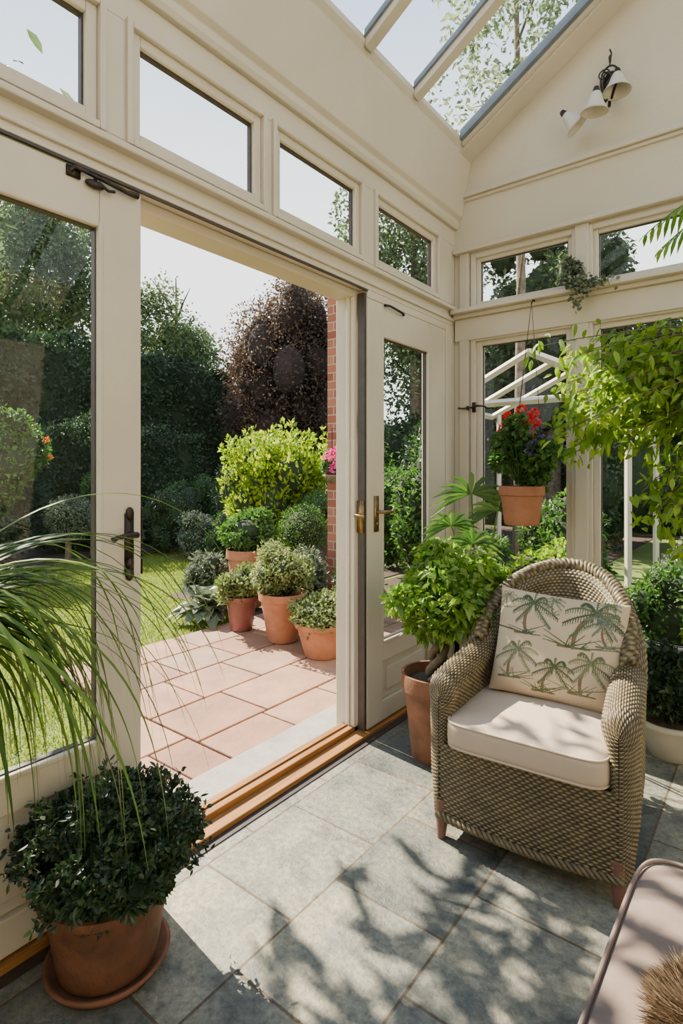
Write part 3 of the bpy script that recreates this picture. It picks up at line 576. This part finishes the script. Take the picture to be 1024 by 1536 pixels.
for (dx,dy,dz,rr) in ((-.02,-.02,1.27,.24),(.10,.05,1.18,.2),(-.1,-.1,1.1,.17),(.05,-.16,1.02,.17)):
    f.tube([(0,0,.2),(dx*.5,dy*.5,.2+(dz-.2)*.6),(dx,dy,dz-.09)],[.008,.006,.004],6)
    n=11; a=np.linspace(-1.9,1.9,n); n0=len(a)
    D=unit(np.stack([np.sin(a)*.8,np.sin(a)*.5,np.cos(a)*.6+.1],1)); P=np.repeat([[dx,dy,dz-.09]],n0,0)
    f.leaves(P,D,unit(np.stack([np.full(n,.35),np.full(n,-.8),np.full(n,.4)],1)),rr,.032,0,1,.5)
f.obj('foliage',[L_MID],e)
e=empty('hanging_geranium',(-1.085,2.95,1.02)); tag(e,'terracotta pot of red geraniums hanging before the window','hanging plant')
M().lathe(potprof(.118,.205,rb=.72,rim=.25),40).obj('pot',TERRA,e,smooth=True).data.set_sharp_from_angle(angle=.7)
f=M(); fol(f,4200,(0,0,.37),(.24,.18,.21),.036,.7,34,.24,core=False,detail=1,zmin=.19,keep=.2,spread=(.2,.9))
for i in range(30):
    a=rng.uniform(0,2*pi); f.tube([(0,0,.19),(math.cos(a)*.08,math.sin(a)*.08,.33),(math.cos(a)*.16,math.sin(a)*.13,.42)],.003,5)
f.obj('foliage',[L_MID],e)
f=M()
for (x,y,z) in ((-.05,-.06,.57),(.03,-.04,.55),(.0,.0,.61),(-.10,-.02,.52),(.06,.02,.59),(.09,-.05,.54)):
    k=40; d=unit(rng.normal(size=(k,3))); f.leaves(np.array([x,y,z])+d*.014,d,unit(rng.normal(size=(k,3))),.020,.020); f.tube([(x*.4,y*.4,.3),(x,y,z)],.002,5)
f.obj('flowers',[F_RED],e)
f=M()
for (x,y,z) in ((.13,-.03,.43),(.17,.0,.40),(.10,-.10,.40)):
    k=50; d=unit(rng.normal(size=(k,3))); f.leaves(np.array([x,y,z])+d*.025,d,unit(rng.normal(size=(k,3))),.028,.024)
f.obj('flowers',[F_PURP],e)
m=M()
for k in range(3):
    a=k*2*pi/3+.4; m.tube([(math.cos(a)*.115,math.sin(a)*.115,.2),(0,.15,1.22)],.0015,5)
m.tube([(0,.15,1.21),(0,.17,1.235),(0,.2,1.235)],.004,6); m.obj('hanger',IRON,e)
e=potted('climbing_vine','leafy yellow-green vine trained across the window','vine',(.42,2.62,0),.17,.32)
f=M(); st=M(); st.tube([(0,0,.28),(.02,-.02,1.0),(-.05,-.08,1.5),(-.2,-.14,1.80)],[.018,.015,.013,.011],8)
ends=[]
for i in range(90):
    x=-1.24*rng.uniform(.25,1)**.7; z=rng.uniform(1.34,1.78)+.05*(x<-.9)
    ends.append((x,rng.uniform(-.3,.12),z))
for i in range(30): ends.append((rng.uniform(-.76,-.45),rng.uniform(-.3,.0),rng.uniform(1.0,1.4)))
for i in range(8): ends.append((rng.uniform(-.86,-.76),rng.uniform(-.2,.0),rng.uniform(1.05,1.3)))
for (x,y,z) in ends:
    s0=np.array([-.15,-.12,1.76+rng.uniform(-.08,.06)]); e1=np.array([x,y,z]); mid=(s0+e1)/2+np.array([0,0,.10]); t=np.linspace(0,1,14)[:,None]
    p=(1-t)**2*s0+2*t*(1-t)*mid+t*t*e1; st.tube(p,np.linspace(.005,.0015,14),5)
    k=66; i=rng.integers(2,14,k); P=p[i]+rng.normal(0,.028,(k,3)); D=unit(rng.normal(size=(k,3))*.6+np.array([-.25,-.1,-.45])); f.leaves(P,D,unit(rng.normal(size=(k,3))*.5+np.array([0,-.6,.6])),rng.uniform(.032,.060,k),rng.uniform(.016,.027,k),0,1,.3)
st.obj('stem',BARK,e,smooth=True); f.obj('foliage',[L_LIME],e)
e=potted('potted_palm','tall feather palm in a terracotta pot','potted plant',(.62,2.05,0),.17,.34)
M().tube([(0,0,.3),(.0,.0,1.2),(-.02,0,1.95)],[.045,.035,.03],10).obj('trunk',BARK,e,smooth=True)
f=M()
for (tx,ty,tz) in ((-1.0,.22,2.16),(-.92,.0,2.02),(-.6,-.7,2.2),(.5,.5,2.4),(.6,-.4,2.3),(.1,.7,2.5)):
    s0=np.array([-.02,0,1.93]); e1=np.array([tx,ty,tz]); mid=(s0+e1)/2+np.array([0,0,.42]); t=np.linspace(0,1,40)[:,None]
    p=(1-t)**2*s0+2*t*(1-t)*mid+t*t*e1; f.tube(p,np.linspace(.007,.002,40),5)
    T=unit(np.gradient(p,axis=0)); Sd=unit(np.cross(T,[0,0,1.]))
    for sg in (-1,1):
        D=unit(T*.7+Sd*sg*.8+np.array([0,0,-.45])); f.leaves(p[4:],D[4:],unit(np.cross(D,T)*sg)[4:],.17*np.sin(np.linspace(.5,2.9,36)),.016,0,1,.3)
f.obj('foliage',[L_FIC],e)
e=empty('potted_ivy',(-.885,3.155,2.285)); tag(e,'small trailing ivy in a pot on the window ledge','potted plant')
M().lathe(potprof(.03,.045),20).obj('pot',TERRAD,e,smooth=True)
f=M(); fol(f,700,(0,-.02,.08),(.055,.035,.09),.024,.7,8,.4,core=False,detail=1,zmin=.0)
for (x,z) in ((.10,-.05),(.17,-.02),(.22,.0),(.05,-.12)):
    k=70; t=rng.uniform(0,1,(k,1)); P=np.array([0,-.05,.03])*(1-t)+t*np.array([x,-.06,z])+rng.normal(0,.012,(k,3)); f.leaves(P,unit(rng.normal(size=(k,3))+[0,-.3,-.3]),unit(rng.normal(size=(k,3))+[0,-1,.4]),.024,.018,0,1)
f.obj('foliage',[L_GREY],e)
e=potted('potted_shrub','white bowl with dark leafy plant on the floor','potted plant',(-.40,2.98,0),.15,.17,WHITEP,rb=.6)
f=M(); fol(f,3500,(0,0,.33),(.16,.15,.18),.04,.5,18,.35,detail=1,zmin=.14); f.obj('foliage',[L_DARK,L_CORE],e)
e=potted('potted_shrub','lime green clipped plant in a tall terracotta pot','potted plant',(-.08,2.98,0),.13,.42,TERRAD)
f=M(); fol(f,5500,(-.10,0,.58),(.17,.15,.16),.027,.6,20,.34,zmin=.4); f.obj('foliage',[L_LIME,L_CORE],e)
e=potted('potted_strap_plant','strap-leaved plant in a terracotta pot','potted plant',(.0,2.02,0),.10,.16)
f=M()
for i in range(26):
    az=rng.uniform(0,2*pi); el=rng.uniform(.8,1.4); l=rng.uniform(.22,.34); p=np.array([0,0,.14]); d=np.array([math.cos(az)*math.cos(el),math.sin(az)*math.cos(el),math.sin(el)]); pts=[p.copy()]
    for k in range(10): d=unit(d+np.array([0,0,-.11])); p=p+d*l/10; pts.append(p.copy())
    t=np.linspace(0,1,11); f.ribbon(pts,.012*(1-t**2)+.0005)
f.obj('foliage',[L_LIME],e,smooth=True)
# ================================================================= WICKER CHAIR
CH=empty('wicker_armchair',(-.668,1.815,0),(0,0,math.radians(4))); tag(CH,'woven wicker tub armchair with cream seat cushion by the door','armchair')
def woven(P,su,sv,amp,name,par):
    Lu=np.concatenate([[0],np.cumsum(np.linalg.norm(np.diff(P[:,P.shape[1]//2],axis=0),axis=1))])
    Lv=np.concatenate([np.zeros((P.shape[0],1)),np.cumsum(np.linalg.norm(np.diff(P,axis=1),axis=2),axis=1)],1).mean(0)
    Nu=np.gradient(P,axis=0); Nv=np.gradient(P,axis=1); Nn=unit(np.cross(Nu,Nv))
    U=Lu[:,None]/su; V=Lv[None,:]/sv; row=np.floor(V)
    prof=np.abs(np.sin(pi*V))**.6; d=prof*(.30+.70*(.5+.5*np.cos(pi*U+pi*row))**.8)
    Q=P+Nn*(d*amp)[...,None]
    m=M().grid(Q); return m.obj(name,WEAVE,par,smooth=True,attr=('weave',d.ravel()))
A=.292; pts=[]
for y in np.linspace(.05,.36,60): pts.append((-A+.02*(y/.36),y,0))
for a in np.linspace(pi,0,150)[1:-1]: pts.append(((A-.02)*math.cos(a),.36+.25*math.sin(a),math.sin(a)))
for y in np.linspace(.36,.05,60): pts.append((A-.02*(y/.36),y,0))
pts=np.array(pts)
seg=np.linalg.norm(np.diff(pts[:,:2],axis=0),axis=1); cs=np.concatenate([[0],np.cumsum(seg)]); nU=520; NV=640
ss=np.linspace(0,cs[-1],nU); path=np.stack([np.interp(ss,cs,pts[:,k]) for k in range(3)],1)
T=unit(np.gradient(path[:,:2],axis=0)); O=np.stack([-T[:,1],T[:,0]],1)
nend=26
rings=[]
def cross(h,rr):
    c=[(.028,.075),(.045,.22),(.05,h-rr-.02)]
    for a in np.linspace(0,pi,14): c.append((rr*math.cos(a)*1.05,h-rr+rr*math.sin(a)))
    c+= [(-.035,h-rr-.05),(-.03,.33)]
    c=np.array(c); l=np.concatenate([[0],np.cumsum(np.linalg.norm(np.diff(c,axis=0),axis=1))]); return np.stack([np.interp(np.linspace(0,l[-1],NV),l,c[:,k]) for k in range(2)],1)
def ring(p,o,h,rr,b,os=1,fw=(0,0)):
    c=cross(h,rr); R=np.zeros((NV,3)); R[:,0]=p[0]+o[0]*c[:,0]*os+fw[0]; lean=b*.13*np.clip((c[:,1]-.35)/.5,0,2)
    R[:,1]=p[1]+o[1]*c[:,0]*os+fw[1]+lean; R[:,2]=c[:,1]; return R
def hh(y,b): return .575+.05*np.clip(y/.36,0,1)+.265*(b**.75)
for th in np.linspace(pi/2,0,nend)[:-1]:
    rings.append(ring(path[0],O[0],hh(.0,0)-.06*math.sin(th)**2,.052,0,max(math.cos(th),.02),(0,-.055*math.sin(th))))
for i in range(nU): rings.append(ring(path[i],O[i],hh(path[i,1],path[i,2]),.052-.016*path[i,2],path[i,2]))
for th in np.linspace(0,pi/2,nend)[1:]:
    rings.append(ring(path[-1],O[-1],hh(.0,0)-.06*math.sin(th)**2,.052,0,max(math.cos(th),.02),(0,-.055*math.sin(th))))
R=np.array(rings); G=R[:,::-1]
i=len(G)//2; nn=np.cross(G[i+1,NV-50]-G[i-1,NV-50],G[i,NV-49]-G[i,NV-51])
if nn[1]<0: G=R
woven(G,.0125,.0095,.0048,'backrest',CH)
xs=np.linspace(-.30,.30,300); zs=np.linspace(.075,.345,170)
X,Z=np.meshgrid(xs,zs,indexing='ij'); Y=-.02*(1-(X/.3)**2); P=np.stack([X,Y,Z],-1)
woven(P,.0125,.0095,.0048,'front_apron',CH)
m=M().box((-.28,.02,.28),(.28,.55,.335)); m.obj('seat_deck',WEAVE,CH,attr=('weave',np.full(8,.3)))
def braid(i0,i1,step,dz,rad,sr,tw,name):
    pr=[]
    for i in range(i0,i1,step):
        b=path[i,2]; h=hh(path[i,1],b); pr.append((path[i,0],path[i,1]+b*.13*(h-.35)/.5,h+dz))
    pr=np.array(pr); l=np.concatenate([[0],np.cumsum(np.linalg.norm(np.diff(pr,axis=0),axis=1))]); tf=np.linspace(0,l[-1],700); prf=np.stack([np.interp(tf,l,pr[:,k]) for k in range(3)],1)
    T3=unit(np.gradient(prf,axis=0)); Bn=unit(np.cross(T3,[0,1.,.2])); Cn=np.cross(T3,Bn); m=M()
    for k in range(4):
        a=tf*tw+k*pi/2; m.tube(prf+Bn*(np.cos(a)*rad)[:,None]+Cn*(np.sin(a)*rad)[:,None],sr,6)
    s=np.zeros(m.n)+.62+.3*np.sin(np.arange(m.n)*.9); m.obj(name,BRAID,CH,smooth=True,attr=('weave',np.clip(s,0,1)))
braid(int(nU*.20),int(nU*.80),2,.004,.019,.0125,85,'braided_rim')
m=M(); tf=np.linspace(-.30,.30,260)
for k in range(3):
    a=tf*110+k*2*pi/3; m.tube(np.stack([tf,-.026*(1-(tf/.3)**2)-.004+np.cos(a)*.008,.085+np.sin(a)*.008],1),.0065,6)
m.obj('braided_edge',BRAID,CH,smooth=True,attr=('weave',np.full(m.n,.7)))
for (x,y) in ((-.285,.015),(.285,.015),(-.23,.52),(.23,.52)):
    M().tube([(x,y,.14),(x,y,.08),(x*1.01,y-.006,.0)],[.026,.024,.015],14).obj('leg',LEGM,CH,smooth=True)
def cushion(m,c,r,e1=.35,e2=.22,mi=0,puff=.012):
    th=np.linspace(-pi/2,pi/2,40); ph=np.linspace(0,2*pi,160,endpoint=False)
    f=lambda w,e: np.sign(w)*np.abs(w)**e
    Tt,Pp=np.meshgrid(th,ph,indexing='ij'); x=f(np.cos(Tt),e1)*f(np.cos(Pp),e2); y=f(np.cos(Tt),e1)*f(np.sin(Pp),e2); z=f(np.sin(Tt),e1)
    zz=z*r[2]+puff*np.sign(z)*(1-x**2)*(1-y**2)
    m.grid(np.stack([c[0]+r[0]*x,c[1]+r[1]*y,c[2]+zz],-1),mi,False,True)
    for s in (-1,1):
        p=np.stack([c[0]+r[0]*.985*f(np.cos(ph),e2),c[1]+r[1]*.985*f(np.sin(ph),e2),np.full(160,c[2]+s*r[2]*.72)],1); p=np.concatenate([p,p[:1]]); m.tube(p,.0045,6,mi,False)
m=M(); cushion(m,(0,.245,.392),(.268,.285,.056)); m.obj('seat_cushion',LINEN,CH,smooth=True)
n=300; u=np.linspace(-1,1,n); Ux,Uy=np.meshgrid(u,u,indexing='ij')
hx,hy=.235,.20
col=np.tile(np.array([.50,.41,.29]),(n,n,1)); px=Ux*hx; py=Uy*hy
def stroke(p0,p1,w0,w1,c,bend=0.):
    p0=np.array(p0);p1=np.array(p1); d=p1-p0; L=np.linalg.norm(d)+1e-6; dn=d/L; nn=np.array([-dn[1],dn[0]])
    qx=px-p0[0]; qy=py-p0[1]; t=np.clip((qx*dn[0]+qy*dn[1])/L,0,1); off=qx*nn[0]+qy*nn[1]-bend*4*t*(1-t); along=(qx*dn[0]+qy*dn[1])-t*L
    k=(off**2+along**2)<(w0+(w1-w0)*t)**2; col[k]=c
def palm(x,y,s,tc,gc,lean):
    top=np.array((x+lean*s,y+.08*s)); stroke((x,y),top,.005*s,.0028*s,tc,.012*s)
    g2=tuple(v*1.55 for v in gc)
    for j,a in enumerate(np.linspace(-.8,3.94,9)):
        r=.060*s*(.85+.3*rng.random()); c1=np.array([math.cos(a)*r*.55,math.sin(a)*r*.75]); c2=np.array([math.cos(a)*r,math.sin(a)*r*.75-.022*s])
        prev=top; cc=gc if j%2 else g2
        for q in np.linspace(.1,1,12):
            pt=top+2*q*(1-q)*c1+q*q*c2; stroke(prev,pt,.0020*s,.0016*s,cc)
            ll=.020*s*(1-.6*q)
            stroke(pt,pt+np.array([.004*np.sign(math.cos(a)),-1])*ll,.0015*s,.0006*s,cc); stroke(pt,pt+np.array([.6*np.sign(math.cos(a)),.35])*ll*.5,.0013*s,.0006*s,cc); prev=pt
    stroke((x-.03*s,y-.003),(x+.035*s,y-.001),.003*s,.0015*s,tc)
    for k in range(12): stroke((x+rng.normal()*.016*s,y-.002),(x+rng.normal()*.045*s,y+rng.uniform(.006,.03)*s),.0016*s,.0007*s,gc if k%2 else g2)
G1=(.05,.075,.035);G2=(.10,.12,.06);BR=(.17,.11,.06); B2=(.085,.11,.085)
for (x,y,s,tc,gc,le) in ((-.11,.03,1.5,BR,G1,.01),(.06,.01,1.7,BR,G1,.04),(.175,.03,1.15,BR,B2,-.01),(-.16,-.14,1.3,BR,G2,.02),(-.03,-.17,1.2,BR,G1,.03),(.10,-.15,1.4,BR,G2,.02),(-.02,.12,.7,BR,G2,0),(-.20,.12,.6,BR,G2,.0),(.17,.14,.6,BR,G2,.0)): palm(x,y,s,tc,gc,le)
th=.075*((1-np.abs(Ux)**3.0)*(1-np.abs(Uy)**3.0))**.5; pinx=1-.045*(1-np.abs(Uy)**2)*np.abs(Ux); piny=1-.045*(1-np.abs(Ux)**2)*np.abs(Uy)
wr=.004*np.sin(Ux*9+Uy*5)*np.sin(Uy*7)*(1-Ux**2)
Fx=Ux*hx*pinx;Fy=Uy*hy*piny
m=M(); m.grid(np.stack([Fx,-(th+wr),Fy],-1)); m.grid(np.stack([Fx,th,Fy],-1)[::-1]); cc=np.concatenate([col.reshape(-1,3),col[::-1].reshape(-1,3)])
o=m.obj('throw_pillow',PRINT,loc=(-.665,2.185,.635),rot=(math.radians(-20),math.radians(3),math.radians(8)),smooth=True,attr=('print',cc)); tag(o,'cream cushion printed with green palm trees on the armchair','cushion')
# ================================================================= SOFA
SO=empty('sofa',(.22,.80,0)); tag(SO,'dusty pink upholstered daybed sofa with piped seat cushion','sofa')
m=M(); cushion(m,(0,0,.20),(.45,.62,.13),.2,.12,puff=0); m.obj('base',SOFAM,SO,smooth=True)
m=M(); cushion(m,(0,0,.385),(.475,.655,.07),.4,.13,puff=.02); m.obj('seat_cushion',SOFAM,SO,smooth=True)
for (x,y) in ((-.38,-.5),(.38,-.5),(-.38,.5),(.38,.5)): M().tube([(x,y,.09),(x,y,0)],[.025,.016],12).obj('leg',LEGM,SO,smooth=True)
m=M(); Cn=np.array([0,0,.0]); Rr=np.array([.17,.15,.05]); m.ell(Cn,Rr*.9,mi=1)
k=24000; d=unit(rng.normal(size=(k,3))); d[:,2]=np.abs(d[:,2]); P=Cn+d*Rr*.88
cl=unit(np.stack([np.sin(P[:,0]*60+P[:,1]*30),np.cos(P[:,1]*70),np.zeros(k)],1)); D=unit(d*.8+cl*.5+rng.normal(size=(k,3))*.25); m.leaves(P,D,unit(rng.normal(size=(k,3))),rng.uniform(.02,.045,k),.0016)
tag(m.obj('fur_throw',[FURM,BARK],loc=(.01,.96,.505)),'shaggy brown faux-fur throw on the sofa','throw',kind='stuff')
# ================================================================= SCONCE
e=empty('wall_lamp',(-.70,3.2,3.28)); tag(e,'wrought iron wall lamp with three frosted bell shades','lamp')
SH=pm('frosted_shade',(.50,.46,.38),(.62,.58,.49),6,.3)
m=M(); m.ell((0,-.008,.05),(.04,.012,.07)); m.tube([(0,-.01,.17),(0,-.03,.19),(0,-.045,.17),(0,-.03,.15)],.004,8)
t=np.linspace(0,2*pi,30); m.tube(np.stack([.045*np.cos(t),-.03+0*t,.06+.075*np.sin(t)],1),.005,8); m.tube(np.stack([.022*np.cos(t)-.012,-.035+0*t,.05+.055*np.sin(t)],1),.004,8)
t=np.linspace(0,3.6*pi,50); m.tube(np.stack([(.03-.0022*t)*np.cos(t)-.03,-.03+0*t,(.03-.0022*t)*np.sin(t)+.10],1),.0035,6)
m.tube([(0,-.03,.14),(.01,-.04,.19),(0,-.03,.22)],.004,8); m.tube([(0,-.03,-.02),(0,-.04,-.08),(-.02,-.08,-.11)],.008,8)
m.obj('bracket',IRON,e,smooth=True)
for (ex,ey,ez,rx,ry) in ((-.19,-.12,-.10,.5,-.7),(-.03,-.19,-.09,.15,.1),(.05,-.10,.02,-.1,.0)):
    m=M(); m.tube([(0,-.03,-.02),(ex*.3,-.03+(ey)*.3,-.06+ez*.2),(ex*.8,ey*.8,ez-.02),(ex,ey,ez)],[.006,.006,.006,.008],8); m.obj('arm',IRON,e,smooth=True)
    s=M(); s.lathe([(.012,.02),(.02,.015),(.03,-.005),(.04,-.035),(.058,-.065),(.068,-.08),(.064,-.08),(.052,-.06),(.034,-.03),(.02,0),(0,.01)],28); o=s.obj('lamp_shade',SH,e,loc=(ex,ey,ez),rot=(rx*.6,ry,0),smooth=True)
    c=M().lathe([(0,.045),(.012,.04),(.018,.02),(.022,.005),(0,.0)],16); c.obj('shade_cap',IRON,e,loc=(ex,ey,ez),rot=(rx*.6,ry,0),smooth=True)
# ================================================================= LIGHT / WORLD / CAMERA
w=bpy.data.worlds.new('sky'); bpy.context.scene.world=w; w.use_nodes=True; nt=w.node_tree; bg=nt.nodes['Background']
tc=N(nt,'ShaderNodeTexCoord'); sp=N(nt,'ShaderNodeSeparateXYZ'); nt.links.new(tc.outputs['Generated'],sp.inputs[0])
c=ramp(nt,sp.outputs['Z'],[(.0,(1,1,.98)),(.42,(.97,.98,1)),(.66,(.50,.62,.80)),(1,(.22,.35,.62))]); nt.links.new(c,bg.inputs['Color']); bg.inputs['Strength'].default_value=2.7
sl=bpy.data.lights.new('sun','SUN'); sl.energy=24; sl.angle=.006; sl.color=(1,.86,.66); so=bpy.data.objects.new('sun',sl); COL.objects.link(so)
d=Vector((1,-.12,-.86)); so.rotation_euler=d.to_track_quat('-Z','Y').to_euler(); so.location=(-8,2,8)
cam=bpy.data.cameras.new('camera'); co=bpy.data.objects.new('camera',cam); COL.objects.link(co); co.location=(0,0,1.31); co.rotation_euler=(pi/2,0,math.radians(37.94))
cam.lens=844/1536*36; cam.sensor_width=36; cam.shift_y=-63/1536; cam.clip_start=.02; cam.clip_end=200
bpy.context.scene.camera=co
